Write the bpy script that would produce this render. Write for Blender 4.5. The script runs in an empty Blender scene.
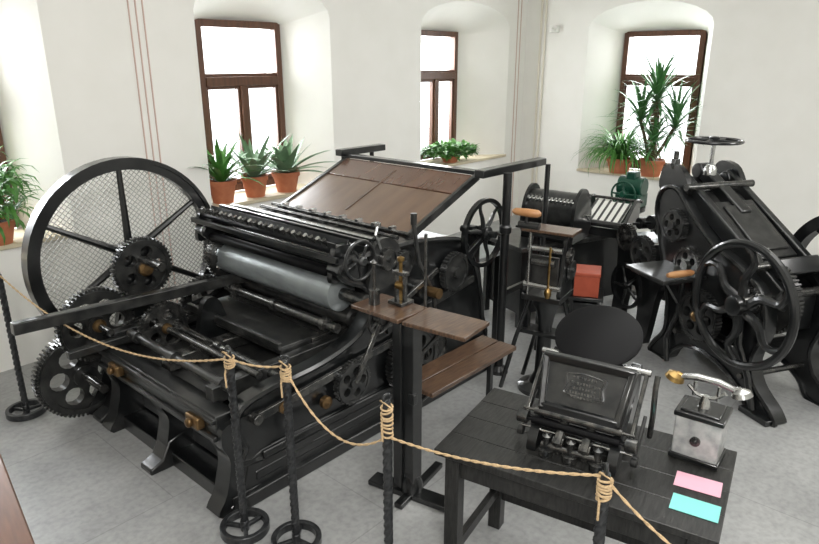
import bpy, bmesh, math, random
from mathutils import Vector, Matrix
random.seed(7)
sc=bpy.context.scene
V=Vector
X=V((1,0,0));Y=V((0,1,0));Z=V((0,0,1))
# ---------------- materials ----------------
def mat(name,col,rough=.5,metal=0,noise=None,bump=0,nscale=20,coat=0,spec=.5,stretch=(1,1,1),detail=6,cr_=.12):
    m=bpy.data.materials.new(name);m.use_nodes=True
    nt=m.node_tree;b=nt.nodes['Principled BSDF']
    b.inputs['Base Color'].default_value=(*col,1);b.inputs['Roughness'].default_value=rough
    b.inputs['Metallic'].default_value=metal;b.inputs['Coat Weight'].default_value=coat
    b.inputs['Coat Roughness'].default_value=cr_
    b.inputs['Specular IOR Level'].default_value=spec
    if noise or bump:
        tc=nt.nodes.new('ShaderNodeTexCoord');mp=nt.nodes.new('ShaderNodeMapping');mp.inputs['Scale'].default_value=stretch
        n=nt.nodes.new('ShaderNodeTexNoise');n.inputs['Scale'].default_value=nscale;n.inputs['Detail'].default_value=detail
        nt.links.new(tc.outputs['Object'],mp.inputs[0]);nt.links.new(mp.outputs[0],n.inputs['Vector'])
        if noise:
            r=nt.nodes.new('ShaderNodeValToRGB');r.color_ramp.elements[0].position=.32;r.color_ramp.elements[1].position=.68
            r.color_ramp.elements[0].color=(*col,1);r.color_ramp.elements[1].color=(*noise,1)
            nt.links.new(n.outputs['Fac'],r.inputs[0]);nt.links.new(r.outputs[0],b.inputs['Base Color'])
        if bump:
            bu=nt.nodes.new('ShaderNodeBump');bu.inputs['Strength'].default_value=bump;bu.inputs['Distance'].default_value=.01
            nt.links.new(n.outputs['Fac'],bu.inputs['Height']);nt.links.new(bu.outputs[0],b.inputs['Normal'])
    return m
IRON=mat('black_iron',(.003,.0035,.0037),.3,0,(.010,.011,.0115),.04,9,spec=.4,coat=.6,cr_=.09)
IRONW=mat('worn_iron',(.008,.009,.0095),.3,.15,(.038,.038,.036),.10,14,coat=.35)
DARKSTEEL=mat('dark_steel',(.05,.054,.056),.24,.85,(.17,.165,.155),.05,26)
WROUGHT=mat('wrought_iron',(.018,.020,.022),.32,.4,(.05,.052,.054),.1,40,coat=.3)
STEEL=mat('steel',(.42,.43,.43),.24,1,(.55,.55,.53),.03,25)
GREYCYL=mat('grey_roller',(.24,.265,.27),.32,.4,(.30,.325,.33),.02,10)
WIRE=mat('wire_mesh',(.38,.38,.35),.45,.5)
BRASS=mat('brass',(.38,.25,.09),.33,1,(.24,.15,.06),.05,30)
BRONZE=mat('bronze',(.14,.085,.04),.36,.8,(.24,.15,.065),.05,20)
WOOD=mat('board_wood',(.115,.068,.042),.26,0,(.145,.088,.056),.01,3,stretch=(1,4,1),coat=.5,cr_=.15,detail=3)
WOOD2=mat('upper_board_wood',(.095,.046,.028),.26,0,(.125,.064,.04),.01,3,stretch=(1,4,1),coat=.5,cr_=.15,detail=3)
WOODX=mat('plank_wood',(.038,.020,.012),.3,0,(.125,.072,.043),.08,7,stretch=(1.5,14,4),coat=.4)
WOODL=mat('handle_wood',(.42,.22,.09),.4,0,(.33,.15,.06),.03,12)
WINW=mat('window_wood',(.075,.032,.017),.42,0,(.12,.05,.025),.05,8,stretch=(4,4,.6))
DESK=mat('desk_wood',(.09,.038,.02),.35,0,(.15,.06,.03),.04,6,stretch=(10,1,1))
TABLE=mat('black_table_wood',(.005,.005,.005),.34,0,(.026,.026,.024),.2,9,stretch=(2,12,2))
TERRA=mat('terracotta',(.42,.13,.06),.8,0,(.52,.19,.09),.1,12)
SOIL=mat('soil',(.03,.02,.012),.95)
LEAFA=mat('agave_leaf',(.13,.22,.12),.45,0,(.21,.32,.20),.05,8)
LEAFG=mat('green_leaf',(.045,.17,.03),.45,0,(.10,.27,.05),.05,14)
LEAFD=mat('dark_leaf',(.03,.12,.035),.4,0,(.09,.23,.07),.05,10)
BARK=mat('bark',(.12,.08,.05),.9,0,(.2,.14,.09),.3,30)
GREEN=mat('green_enamel',(.005,.04,.024),.3,0,(.008,.06,.035),.03,10)
RED=mat('red_box',(.30,.05,.022),.5,0,(.38,.075,.035),.03,10)
PAPER=mat('paper',(.78,.78,.74),.7)
PINK=mat('pink_card',(.80,.42,.52),.7)
CYAN=mat('turquoise_card',(.22,.66,.60),.7)
MARBLE=mat('marbled_paint',(.26,.27,.27),.35,.1,(.48,.48,.47),.02,24,coat=.3)
ROPE=mat('rope',(.46,.32,.17),.85,0,(.60,.44,.26),.5,120)
RUBBER=mat('ink_black',(.003,.003,.0035),.42,spec=.12)
SILL=mat('sill_paint',(.62,.54,.38),.5,0,(.55,.48,.35),.03,8)
STRIPE=mat('stripe_paint',(.58,.42,.36),.8)
PIPE=mat('pipe_paint',(.72,.68,.58),.5)
GREYP=mat('grey_pot',(.03,.05,.035),.4,0,(.05,.09,.06),.1,10)
LABELP=mat('label_plate',(.035,.036,.036),.35,.8,(.13,.13,.125),.1,40)
PLASTER=mat('plaster',(.82,.81,.765),.9,0,(.85,.84,.80),.12,3.0)
def floormat():
    m=bpy.data.materials.new('stone_floor');m.use_nodes=True;nt=m.node_tree;b=nt.nodes['Principled BSDF']
    tc=nt.nodes.new('ShaderNodeTexCoord')
    n1=nt.nodes.new('ShaderNodeTexNoise');n1.inputs['Scale'].default_value=1.6;n1.inputs['Detail'].default_value=9;n1.inputs['Roughness'].default_value=.68
    n2=nt.nodes.new('ShaderNodeTexNoise');n2.inputs['Scale'].default_value=30;n2.inputs['Detail'].default_value=8
    br=nt.nodes.new('ShaderNodeTexBrick');br.inputs['Scale'].default_value=1;br.inputs['Brick Width'].default_value=1.4;br.inputs['Row Height'].default_value=1.0
    br.inputs['Mortar Size'].default_value=.005;br.inputs['Mortar Smooth'].default_value=.7;br.inputs['Color1'].default_value=(1,1,1,1);br.inputs['Color2'].default_value=(.96,.96,.96,1);br.inputs['Mortar'].default_value=(.76,.76,.75,1)
    for n in (n1,n2,br): nt.links.new(tc.outputs['Object'],n.inputs['Vector'])
    r1=nt.nodes.new('ShaderNodeValToRGB');r1.color_ramp.elements[0].position=.3;r1.color_ramp.elements[1].position=.7
    r1.color_ramp.elements[0].color=(.27,.275,.275,1);r1.color_ramp.elements[1].color=(.44,.445,.44,1)
    r2=nt.nodes.new('ShaderNodeValToRGB');r2.color_ramp.elements[0].position=.3;r2.color_ramp.elements[1].position=.6
    r2.color_ramp.elements[0].color=(.80,.80,.80,1);r2.color_ramp.elements[1].color=(1,1,1,1)
    nt.links.new(n1.outputs['Fac'],r1.inputs[0]);nt.links.new(n2.outputs['Fac'],r2.inputs[0])
    m1=nt.nodes.new('ShaderNodeMixRGB');m1.blend_type='MULTIPLY';m1.inputs[0].default_value=1
    m2=nt.nodes.new('ShaderNodeMixRGB');m2.blend_type='MULTIPLY';m2.inputs[0].default_value=1
    nt.links.new(r1.outputs[0],m1.inputs[1]);nt.links.new(r2.outputs[0],m1.inputs[2])
    nt.links.new(m1.outputs[0],m2.inputs[1]);nt.links.new(br.outputs['Color'],m2.inputs[2]);nt.links.new(m2.outputs[0],b.inputs['Base Color'])
    b.inputs['Roughness'].default_value=.38
    bu=nt.nodes.new('ShaderNodeBump');bu.inputs['Strength'].default_value=.08;bu.inputs['Distance'].default_value=.01
    nt.links.new(n2.outputs['Fac'],bu.inputs['Height']);nt.links.new(bu.outputs[0],b.inputs['Normal'])
    return m
FLOOR=floormat()
def glass():
    m=bpy.data.materials.new('pane_glass');m.use_nodes=True;nt=m.node_tree;nt.nodes.clear()
    o=nt.nodes.new('ShaderNodeOutputMaterial');t=nt.nodes.new('ShaderNodeBsdfTransparent');g=nt.nodes.new('ShaderNodeBsdfGlossy');g.inputs['Roughness'].default_value=.05
    x=nt.nodes.new('ShaderNodeMixShader');x.inputs[0].default_value=.05
    nt.links.new(t.outputs[0],x.inputs[1]);nt.links.new(g.outputs[0],x.inputs[2]);nt.links.new(x.outputs[0],o.inputs[0]);return m
GLASS=glass()
# ---------------- mesh helpers ----------------
def basis(ax):
    ax=V(ax).normalized();q=Z.rotation_difference(ax);return q.to_matrix()
class B:
    def __init__(s): s.bm=bmesh.new()
    def raw(s,vs,fs):
        vv=[s.bm.verts.new(v) for v in vs]
        for f in fs:
            try: s.bm.faces.new([vv[i] for i in f])
            except ValueError: pass
        return s
    def box(s,c,d,R=None):
        c=V(c);h=V(d)/2
        vs=[V((sx*h.x,sy*h.y,sz*h.z)) for sx in(-1,1) for sy in(-1,1) for sz in(-1,1)]
        if R is not None: vs=[R@v for v in vs]
        return s.raw([c+v for v in vs],[(0,1,3,2),(4,6,7,5),(0,4,5,1),(2,3,7,6),(0,2,6,4),(1,5,7,3)])
    def bar(s,p1,p2,w,h,up=Z):
        p1=V(p1);p2=V(p2);d=(p2-p1);L=d.length;d.normalize();sd=d.cross(up)
        if sd.length<1e-4: sd=d.cross(X)
        sd.normalize();u=sd.cross(d)
        R=Matrix((d,sd,u)).transposed()
        return s.box((p1+p2)/2,(L,w,h),R)
    def lathe(s,prof,o,ax,n=24,closed=False):
        R=basis(ax);o=V(o);k=len(prof);vs=[]
        for i in range(n):
            a=2*math.pi*i/n
            for r,z in prof: vs.append(o+R@V((r*math.cos(a),r*math.sin(a),z)))
        fs=[];m=k if closed else k-1
        for i in range(n):
            j=(i+1)%n
            for t in range(m):
                u=(t+1)%k
                fs.append((i*k+t,j*k+t,j*k+u,i*k+u))
        if not closed:
            if prof[0][0]>1e-6: fs.append([i*k for i in range(n)][::-1])
            if prof[-1][0]>1e-6: fs.append([i*k+k-1 for i in range(n)])
        return s.raw(vs,fs)
    def cyl(s,p1,p2,r,r2=None,n=16):
        p1=V(p1);p2=V(p2);r2=r if r2 is None else r2
        return s.lathe([(r,0),(r2,(p2-p1).length)],p1,p2-p1,n)
    def ring(s,c,ax,Ro,Ri,w,n=40):
        return s.lathe([(Ri,-w/2),(Ro,-w/2),(Ro,w/2),(Ri,w/2)],c,ax,n,True)
    def torus(s,c,ax,R,r,n=36,m=10):
        return s.lathe([(R+r*math.cos(2*math.pi*i/m),r*math.sin(2*math.pi*i/m)) for i in range(m)],c,ax,n,True)
    def tube(s,pts,r,n=8,radii=None,closed=False):
        pts=[V(p) for p in pts];k=len(pts);rings=[];prev=None
        for i,p in enumerate(pts):
            if closed: d=pts[(i+1)%k]-pts[i-1]
            else: d=pts[min(i+1,k-1)]-pts[max(i-1,0)]
            d.normalize()
            if prev is None:
                a=Z if abs(d.z)<.9 else X
                u=d.cross(a).normalized()
            else:
                u=(prev-d*prev.dot(d)).normalized()
            prev=u;w=d.cross(u);rr=radii[i] if radii else r
            rings.append([p+(u*math.cos(2*math.pi*j/n)+w*math.sin(2*math.pi*j/n))*rr for j in range(n)])
        vs=[v for q in rings for v in q];fs=[]
        for i in range(k if closed else k-1):
            i2=(i+1)%k
            for j in range(n):
                j2=(j+1)%n;fs.append((i*n+j,i*n+j2,i2*n+j2,i2*n+j))
        if not closed: fs.append(list(range(n))[::-1]);fs.append([(k-1)*n+j for j in range(n)])
        return s.raw(vs,fs)
    def prism(s,outer,holes,O,U,W,t):
        O=V(O);U=V(U).normalized();W=V(W).normalized();N=U.cross(W)
        t_=bmesh.new();
        for loop in [outer]+list(holes):
            vv=[t_.verts.new(O+U*a+W*b-N*t/2) for a,b in loop]
            for i in range(len(vv)): t_.edges.new((vv[i],vv[(i+1)%len(vv)]))
        bmesh.ops.triangle_fill(t_,use_beauty=True,use_dissolve=False,edges=t_.edges[:],normal=-N)
        fs=t_.faces[:]
        if t>0:
            r=bmesh.ops.extrude_face_region(t_,geom=fs)
            bmesh.ops.translate(t_,verts=[g for g in r['geom'] if isinstance(g,bmesh.types.BMVert)],vec=N*t)
            bmesh.ops.recalc_face_normals(t_,faces=t_.faces[:])
        t_.verts.index_update()
        s.raw([v.co.copy() for v in t_.verts],[[v.index for v in f.verts] for f in t_.faces]);t_.free();return s
    def gear(s,c,ax,R,w,teeth,th=None,nh=5,bore=.25):
        th=th or R*.07;R0=basis(ax);U=R0@X;W=R0@Y;o=[]
        for i in range(teeth):
            for k,(f,rr) in enumerate([(0,R-th),(.3,R-th),(.42,R),(.78,R)]):
                a=2*math.pi*(i+f)/teeth;o.append((rr*math.cos(a),rr*math.sin(a)))
        hs=[]
        if nh:
            rm=(R-th)*.55;hr=(R-th)*.22
            for i in range(nh):
                a=2*math.pi*i/nh;hs.append([(rm*math.cos(a)+hr*math.cos(b*math.pi/6),rm*math.sin(a)+hr*math.sin(b*math.pi/6)) for b in range(12)])
        s.prism(o,hs,c,U,W,w)
        s.lathe([(R*bore,-w),(R*bore,w)],c,ax,20)
        s.ring(c,ax,(R-th)*.98,(R-th)*.86,w*1.35,40)
        return s
    def spoked(s,c,ax,R,rim,w,ns,hub,sp=.02,curve=0,rot=0,n=48,round_=False,hw=None):
        c=V(c);R0=basis(ax);U=R0@X;W=R0@Y
        if round_: s.torus(c,ax,R-rim/2,rim/2,n,10)
        else: s.ring(c,ax,R,R-rim,w,n)
        hw=hw or w*1.4
        s.lathe([(hub*.7,-hw/2-.008),(hub,-hw/2),(hub,hw/2),(hub*.7,hw/2+.008)],c,ax,20)
        for i in range(ns):
            a=rot+2*math.pi*i/ns
            pts=[];rad=[]
            for k in range(9):
                t=k/8;r=hub*.7+(R-rim*.6-hub*.7)*t;aa=a+curve*math.sin(t*math.pi*2)*.6+curve*t
                pts.append(c+(U*math.cos(aa)+W*math.sin(aa))*r);rad.append(sp*(1.3-.55*t+.5*max(0,t-.8)))
            s.tube(pts,sp,8,rad)
        return s
def empty(name,loc,rot=0,label=None,cat=None,group=None):
    o=bpy.data.objects.new(name,None);o.empty_display_size=.1;o.location=loc;o.rotation_euler=(0,0,rot)
    bpy.context.collection.objects.link(o)
    if label:o['label']=label
    if cat:o['category']=cat
    if group:o['group']=group
    return o
def done(b,name,m,parent=None,off=None,label=None,cat=None,bev=0,angle=35,kind=None,group=None,flat=False):
    bm=b.bm
    if off is not None: bmesh.ops.translate(bm,verts=bm.verts[:],vec=-V(off))
    bmesh.ops.recalc_face_normals(bm,faces=bm.faces[:])
    me=bpy.data.meshes.new(name);bm.to_mesh(me);bm.free()
    for p in me.polygons:p.use_smooth=not flat
    if not flat: me.set_sharp_from_angle(angle=math.radians(angle))
    me.materials.append(m)
    o=bpy.data.objects.new(name,me);bpy.context.collection.objects.link(o)
    if parent:o.parent=parent
    if label:o['label']=label
    if cat:o['category']=cat
    if kind:o['kind']=kind
    if group:o['group']=group
    if bev:
        md=o.modifiers.new('bevel','BEVEL');md.width=bev;md.segments=2;md.limit_method='ANGLE';md.angle_limit=math.radians(50)
    return o
def thing(b,name,m,loc,label,cat,**k):
    o=done(b,name,m,None,off=loc,label=label,cat=cat,**k);o.location=loc;return o
def copytree(root,loc,rot=None):
    r=root.copy();r.location=loc
    if rot is not None:r.rotation_euler=(0,0,rot)
    bpy.context.collection.objects.link(r)
    for c in root.children:
        d=c.copy();d.parent=r;bpy.context.collection.objects.link(d)
    return r
# ---------------- room ----------------
WY=5.4;WX=8.6;CE=3.7;x0=-2.2;y0=-2.5
b=B();b.box(((x0+WX)/2+.3,(y0+WY)/2+.3,-.05),(WX-x0+1.2,WY-y0+1.2,.1));done(b,'floor',FLOOR,kind='structure',flat=True)
b=B();b.box(((x0+WX)/2,(y0+WY)/2,CE+.05),(WX-x0,WY-y0,.1));done(b,'ceiling',PLASTER,kind='structure',flat=True)
b=B();b.box((x0-.05,(y0+WY)/2,CE/2),(.1,WY-y0,CE));done(b,'wall_left',PLASTER,kind='structure',flat=True)
b=B();b.box(((x0+WX)/2,y0-.05,CE/2),(WX-x0,.1,CE));done(b,'wall_front',PLASTER,kind='structure',flat=True)
def arch(c,w,z0,zs,za,n=12):
    pts=[(c-w/2,z0),(c+w/2,z0)]
    for i in range(n+1):
        a=math.pi*i/n;pts.append((c+w/2*math.cos(a),zs+(za-zs)*math.sin(a)))
    return pts
def wall(name,O,U,W,N,L0,L1,niches,sill):
    b=B();O=V(O)
    holes=[arch(c+sh,wo,sill,2.72,3.02) for c,wo,wi,sh in niches]
    b.prism([(L0,0),(L1,0),(L1,CE),(L0,CE)],holes,O,U,W,0)
    for (c,wo,wi,sh),h in zip(niches,holes):
        inn=arch(c,wi,sill,2.62,2.68);k=len(h);vs=[O+U*a+W*z for a,z in h]+[O+U*a+W*z+N*.52 for a,z in inn]+[O+U*a+W*z+N*.75 for a,z in inn]
        b.raw(vs,[(i,(i+1)%k,k+(i+1)%k,k+i) for i in range(k)]+[(k+i,k+(i+1)%k,2*k+(i+1)%k,2*k+i) for i in range(k)])
    return done(b,name,PLASTER,kind='structure',angle=25)
nA=[(1.22,1.5,1.06,.03),(4.03,1.56,1.00,.01),(7.13,1.9,.92,.09)]
wall('wall_back',(0,WY,0),X,Z,Y,x0,WX,nA,.98)
nB=[(3.57,1.62,1.08,.04)]
wall('wall_right',(WX,0,0),Y,Z,X,y0,WY,nB,.82)
def window(i,O,U,N,w,z0,z1):
    b=B();O=V(O);t=.07;d=.09
    def bx(a0,a1,za,zb,dd=d,bb=b):
        R=Matrix((U,N,Z)).transposed();bb.box(O+U*(a0+a1)/2+Z*(za+zb)/2,(a1-a0,dd,zb-za),R)
    bx(-w/2,-w/2+t,z0,z1);bx(w/2-t,w/2,z0,z1);bx(-w/2+t,w/2-t,z0,z0+t);bx(-w/2+t,w/2-t,z1-t,z1)
    zt=z0+(z1-z0)*.66;bx(-w/2+t,w/2-t,zt-.05,zt+.04,.12)
    bx(-.04,.04,z0+t,zt-.05,.11)
    for s in(-1,1):
        a,c=(.04,w/2-t) if s>0 else (-w/2+t,-.04)
        bx(a,a+.025,z0+t,zt-.05,.06);bx(c-.025,c,z0+t,zt-.05,.06);bx(a+.025,c-.025,z0+t,z0+t+.05,.06);bx(a+.025,c-.025,zt-.08,zt-.05,.06)
    bx(-w/2+t,w/2-t,zt+.04,zt+.07,.06)
    fr=done(b,'window_%d'%i,WINW,kind='structure',bev=.006)
    g=B();R=Matrix((U,N,Z)).transposed();g.box(O+U*0+Z*(z0+z1)/2,(w-.1,.005,z1-z0-.1),R)
    done(g,'glass_pane',GLASS,parent=fr)
for i,(c,wo,wi,sh) in enumerate(nA): window(i+1,(c,WY+.5,0),X,Y,wi,1.0,2.68)
window(4,(WX+.5,nB[0][0],0),Y,X,1.08,.84,2.68)
for i,(c,wo,wi,sh) in enumerate(nA):
    b=B()
    b.raw([V((c+sh-wo/2,WY-.035,zz)) for zz in(.955,.99)]+[V((c+sh+wo/2,WY-.035,zz)) for zz in(.955,.99)]+[V((c+wi/2,WY+.45,zz)) for zz in(.955,.99)]+[V((c-wi/2,WY+.45,zz)) for zz in(.955,.99)],
      [(0,2,3,1),(2,4,5,3),(4,6,7,5),(6,0,1,7),(1,3,5,7),(0,6,4,2)]);done(b,'trim_%d'%(i+1),SILL,kind='structure',bev=.004)
c,wo,wi,sh=nB[0]
b=B();b.raw([V((WX-.035,c+sh-wo/2,zz)) for zz in(.795,.83)]+[V((WX-.035,c+sh+wo/2,zz)) for zz in(.795,.83)]+[V((WX+.45,c+wi/2,zz)) for zz in(.795,.83)]+[V((WX+.45,c-wi/2,zz)) for zz in(.795,.83)],
  [(0,2,3,1),(2,4,5,3),(4,6,7,5),(6,0,1,7),(1,3,5,7),(0,6,4,2)]);done(b,'trim_4',SILL,kind='structure',bev=.004)
k=5
for xx in (2.68,2.74,2.80):
    b=B();b.box((xx,WY-.004,1.85),(.010,.006,3.7));done(b,'trim_%d'%k,STRIPE,kind='structure');k+=1
for xx in (8.36,8.44):
    b=B();b.box((xx,WY-.004,1.85),(.012,.006,3.7));done(b,'trim_%d'%k,STRIPE,kind='structure');k+=1
for yy in(5.15,5.08):
    b=B();b.cyl((WX-.015,yy,0),(WX-.015,yy,CE),.014);thing(b,'wall_pipe',PIPE,(WX-.015,yy,0),'thin cream painted pipe running up the wall','pipe',group='wall pipes')
b=B();b.box((WX-.04,4.92,2.72),(.08,.12,.09));b.cyl((WX-.08,4.92,2.72),(WX-.11,4.92,2.7),.03);thing(b,'motion_sensor',PAPER,(WX-.04,4.92,2.72),'small white plastic motion sensor fixed high on the wall','sensor',bev=.008)
# ---------------- plants ----------------
def leaf(b,base,az,L,w,el,droop,segs=7,fold=.25):
    base=V(base);p=base.copy();dirh=V((math.cos(az),math.sin(az),0));side=V((-math.sin(az),math.cos(az),0));a=el;st=L/segs;vs=[]
    for i in range(segs+1):
        t=i/segs;ww=w*(math.sin(math.pi*min(1,.22+t*.78))**.8)*.5*(1-t*.15)
        if i==segs: ww=.0005
        d=dirh*math.cos(a)+Z*math.sin(a);nn=side.cross(d)
        vs+=[p-side*ww+nn*(-ww*fold) ,p.copy(),p+side*ww+nn*(-ww*fold)]
        p=p+d*st;a-=droop/segs*(1+t)
    fs=[]
    for i in range(segs):
        for k in(0,1):fs.append((3*i+k,3*i+k+1,3*i+k+4,3*i+k+3))
    b.raw(vs,fs)
def pot(root,h,r,name='pot',m=TERRA):
    b=B();b.lathe([(0,0),(r*.68,0),(r*.92,h*.78),(r,h*.78),(r*1.02,h),(r*.9,h),(r*.86,h*.85),(0,h*.85)],(0,0,0),Z,28);done(b,name,m,root)
    b=B();b.lathe([(0,h*.9),(r*.86,h*.88)],(0,0,0),Z,16);done(b,'soil',SOIL,root)
def agave(x,y,z,h,r,n,L,w,label,seed,lm=LEAFA,el=(35,80),dr=.5):
    random.seed(seed);e=empty('potted_agave',(x,y,z),0,label,'potted plant');pot(e,h,r)
    b=B()
    for i in range(n):
        az=i*2.4+random.uniform(-.2,.2);t=i/n
        k=1-.22*max(0,math.sin(az))
        leaf(b,(.02*math.cos(az),.02*math.sin(az),h*.88),az,L*k*random.uniform(.8,1.1)*(1-.2*t),w*random.uniform(.85,1.1),math.radians(el[0]+(el[1]-el[0])*t+random.uniform(-6,6)),dr*random.uniform(.3,1.2))
    done(b,'leaves',lm,e,angle=60)
agave(3.45,5.50,.99,.22,.14,46,.60,.052,'terracotta potted aloe with narrow arching green leaves on the window sill',1,LEAFG,(25,85),1.0)
agave(3.84,5.52,.99,.21,.135,28,.60,.078,'terracotta potted agave with stiff grey-green leaves on the window sill',2,el=(20,82),dr=.35)
agave(4.22,5.50,.99,.21,.145,30,.56,.105,'terracotta potted agave with broad pale-edged leaves on the window sill',3,LEAFA,(8,80),.35)
def bushy(x,y,z,h,r,n,R,HH,L,w,label,seed,name,lm=LEAFG,drop=.8):
    random.seed(seed);e=empty(name,(x,y,z),0,label,'potted plant');pot(e,h,r)
    b=B();s=B()
    for i in range(n):
        az=random.uniform(0,6.283);rr=R*math.sqrt(random.random());zz=h+HH*random.random()*(1-.4*rr/R)
        px,py=rr*math.cos(az),rr*math.sin(az)*.7
        leaf(b,(px,py,zz),az+random.uniform(-1,1),L*random.uniform(.7,1.2),w*random.uniform(.8,1.2),random.uniform(-.2,1.1),drop*random.uniform(.5,1.5),4)
        if i%8==0: s.tube([(0,0,h*.85),(px*.5,py*.5,(h+zz)/2+.03),(px,py,zz)],.004,5)
    done(b,'leaves',lm,e,angle=60);done(s,'stem',LEAFD,e)
bushy(1.47,5.46,.99,.18,.14,210,.19,.46,.24,.035,'bushy green potted plant with long leaves on the window sill',4,'potted_bush',LEAFG,1.4)
bushy(7.0,5.50,.98,.10,.13,480,.42,.17,.10,.055,'low spreading bright green potted plant on the window sill',5,'potted_bush',LEAFG)
def spider(x,y,z,label):
    random.seed(11);e=empty('potted_spider_plant',(x,y,z),0,label,'potted plant');pot(e,.2,.18)
    b=B()
    for i in range(230):
        az=random.uniform(0,6.283);leaf(b,(.06*math.cos(az),.06*math.sin(az),.18),az,random.uniform(.45,.78),.032,random.uniform(.6,1.5),random.uniform(1.2,2.3),8)
    done(b,'leaves',LEAFG,e,angle=60)
spider(WX+.04,3.82,.83,'terracotta pot of arching spider plant leaves on the window sill')
def yucca(x,y,z,label):
    random.seed(12);e=empty('potted_yucca',(x,y,z),0,label,'potted plant');pot(e,.22,.17)
    b=B();tops=[((0,0,.2),(.02,.03,1.0)),((.04,0,.2),(.03,-.24,.66)),((-.04,.02,.2),(-.04,.20,.74)),((0,-.03,.2),(-.05,-.02,.45))]
    for p,q in tops:b.tube([p,((p[0]+q[0])/2+.01,(p[1]+q[1])/2,(p[2]+q[2])/2),q],.022,10)
    done(b,'trunk',BARK,e)
    b=B()
    for (p,q),n,L in zip(tops,(64,44,46,30),(.66,.62,.60,.5)):
        for i in range(n):
            az=i*2.4;t=i/n;leaf(b,(q[0],q[1],q[2]-.1+.14*t),az,L*random.uniform(.8,1.1),.046,math.radians(-12+98*t),.7*random.uniform(.4,1.4),6)
    done(b,'leaves',LEAFD,e,angle=60)
yucca(WX+.06,3.38,.83,'tall spiky yucca with several rosettes in a terracotta pot')
# ---------------- main cylinder press ----------------
PR=V((2.75,3.4,0))
press=empty('cylinder_printing_press',PR,0,'large black cast-iron printing press with mesh flywheel and wooden feed board','printing press')
def P(b,name,m,**k): return done(b,name,m,press,off=PR,**k)
fc=V((1.93,4.3,1.03))
b=B();b.spoked(fc,Y,.66,.075,.07,6,.075,.022,0,math.pi/2,64,hw=.2);b.ring(fc,Y,.665,.64,.10,64)
fw=P(b,'flywheel',IRON)
b=B();Rm=.585;st=.026
kk=int(Rm/st*1.0)
for s_ in(1,-1):
    for i in range(-kk,kk+1):
        o=i*st
        h=math.sqrt(max(0,Rm*Rm-o*o))
        if h<.03: continue
        d=V((math.cos(math.pi/4),0,s_*math.sin(math.pi/4)));nn=V((-d.z,0,d.x))
        b.bar(fc+nn*o-d*h+Y*(.02+.003*s_),fc+nn*o+d*h+Y*(.02+.003*s_),.003,.0055,up=nn)
done(b,'wire_guard',WIRE,fw,off=PR,flat=True,label='pale woven wire mesh guard')
for c,r,w,t,nm in [((1.93,4.15,.97),.21,.05,44,5),((2.50,4.02,.95),.165,.05,34,5),((1.58,4.16,.66),.25,.05,52,6),((1.47,4.24,.32),.30,.07,64,6),((2.35,4.1,.62),.20,.05,40,5),((2.95,2.60,.42),.24,.05,48,6),((3.2,2.62,.42),.12,.05,26,0),((1.80,4.05,.50),.17,.04,36,5),((1.85,3.78,.66),.17,.04,40,5)]:
    b=B();b.gear(c,Y,r,w,t,nh=nm);g=P(b,'gear',IRONW if r>.18 else DARKSTEEL)
for c,r in(((1.93,4.08,.97),.05),((2.5,3.96,.95),.045),((1.58,4.10,.66),.045),((1.85,3.73,.66),.035)):
    b=B();b.lathe([(r,-.05),(r,.0),(r*.7,.02),(0,.025)],c,-Y,20);P(b,'gear_hub',BRONZE)
for p,q,r in(((1.93,4.42,1.03),(1.93,3.86,1.03),.03),((1.58,4.3,.66),(1.58,3.95,.66),.022),((2.5,4.2,.95),(2.5,3.9,.95),.03),((1.47,4.36,.32),(1.47,3.9,.32),.03),((2.35,4.2,.62),(2.35,3.9,.62),.03),((1.85,4.0,.66),(1.85,2.75,.66),.022)):
    b=B();b.cyl(p,q,r);P(b,'drive_shaft',DARKSTEEL)
def circ(cx,cz,rx,rz,n=16,a0=0): return [(cx+rx*math.cos(a0+2*math.pi*i/n),cz+rz*math.sin(a0+2*math.pi*i/n)) for i in range(n)]
def cr(pts,sub=4):
    o=[];n=len(pts)
    for i in range(n):
        p0,p1,p2,p3=[V((*pts[(i+k)%n],0)) for k in(-1,0,1,2)]
        for s in range(sub):
            t=s/sub;q=.5*((2*p1)+(p2-p0)*t+(2*p0-5*p1+4*p2-p3)*t*t+(3*p1-p0-3*p2+p3)*t**3);o.append((q.x,q.y))
    return o
side=cr([(1.72,.24),(2.9,.24),(3.78,.24),(3.80,.45),(3.72,.8),(3.55,1.08),(3.3,1.16),(2.98,1.2),(2.7,1.20),(2.45,1.20),(2.36,1.15),(2.43,1.08),(2.55,1.02),(2.62,.92),(2.59,.80),(2.46,.70),(2.2,.64),(1.85,.62),(1.66,.58),(1.62,.48),(1.66,.34)])
hol=[cr([(3.10,.38),(3.35,.35),(3.58,.38),(3.58,.52),(3.46,.62),(3.28,.62),(3.14,.54)])]
for yy in (2.70,4.12):
    b=B();b.prism(side,hol if yy>3 else [],(0,yy,0),X,Z,.10);b.tube([(x,yy-.055,z) for x,z in side],.020,6,closed=True)
    P(b,'side_frame',IRON,angle=40)
for yy,xe in((2.70,4.0),(3.33,3.9),(4.12,3.95)):
    xs=1.56 if yy<3 else (1.44 if yy<4 else 1.5);hh=.29 if yy<3 else .2
    prof=[(xs-.03,0),(xs-.03,.035),(xs+.05,.07),(xs+.10,hh-.03),(xs+.2,hh),(xe-.15,hh),(xe-.05,.07),(xe+.02,.035),(xe+.02,0)]
    b=B();b.prism(prof,[],(0,yy,0),X,Z,.13)
    if yy<3:
        b.box((2.8,yy-.07,.26),(2.1,.03,.05));b.box((2.8,yy-.075,.04),(2.4,.05,.08));b.box((2.8,yy-.06,.15),(2.2,.02,.06))
    P(b,'base_beam',IRON,bev=.01)
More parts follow.
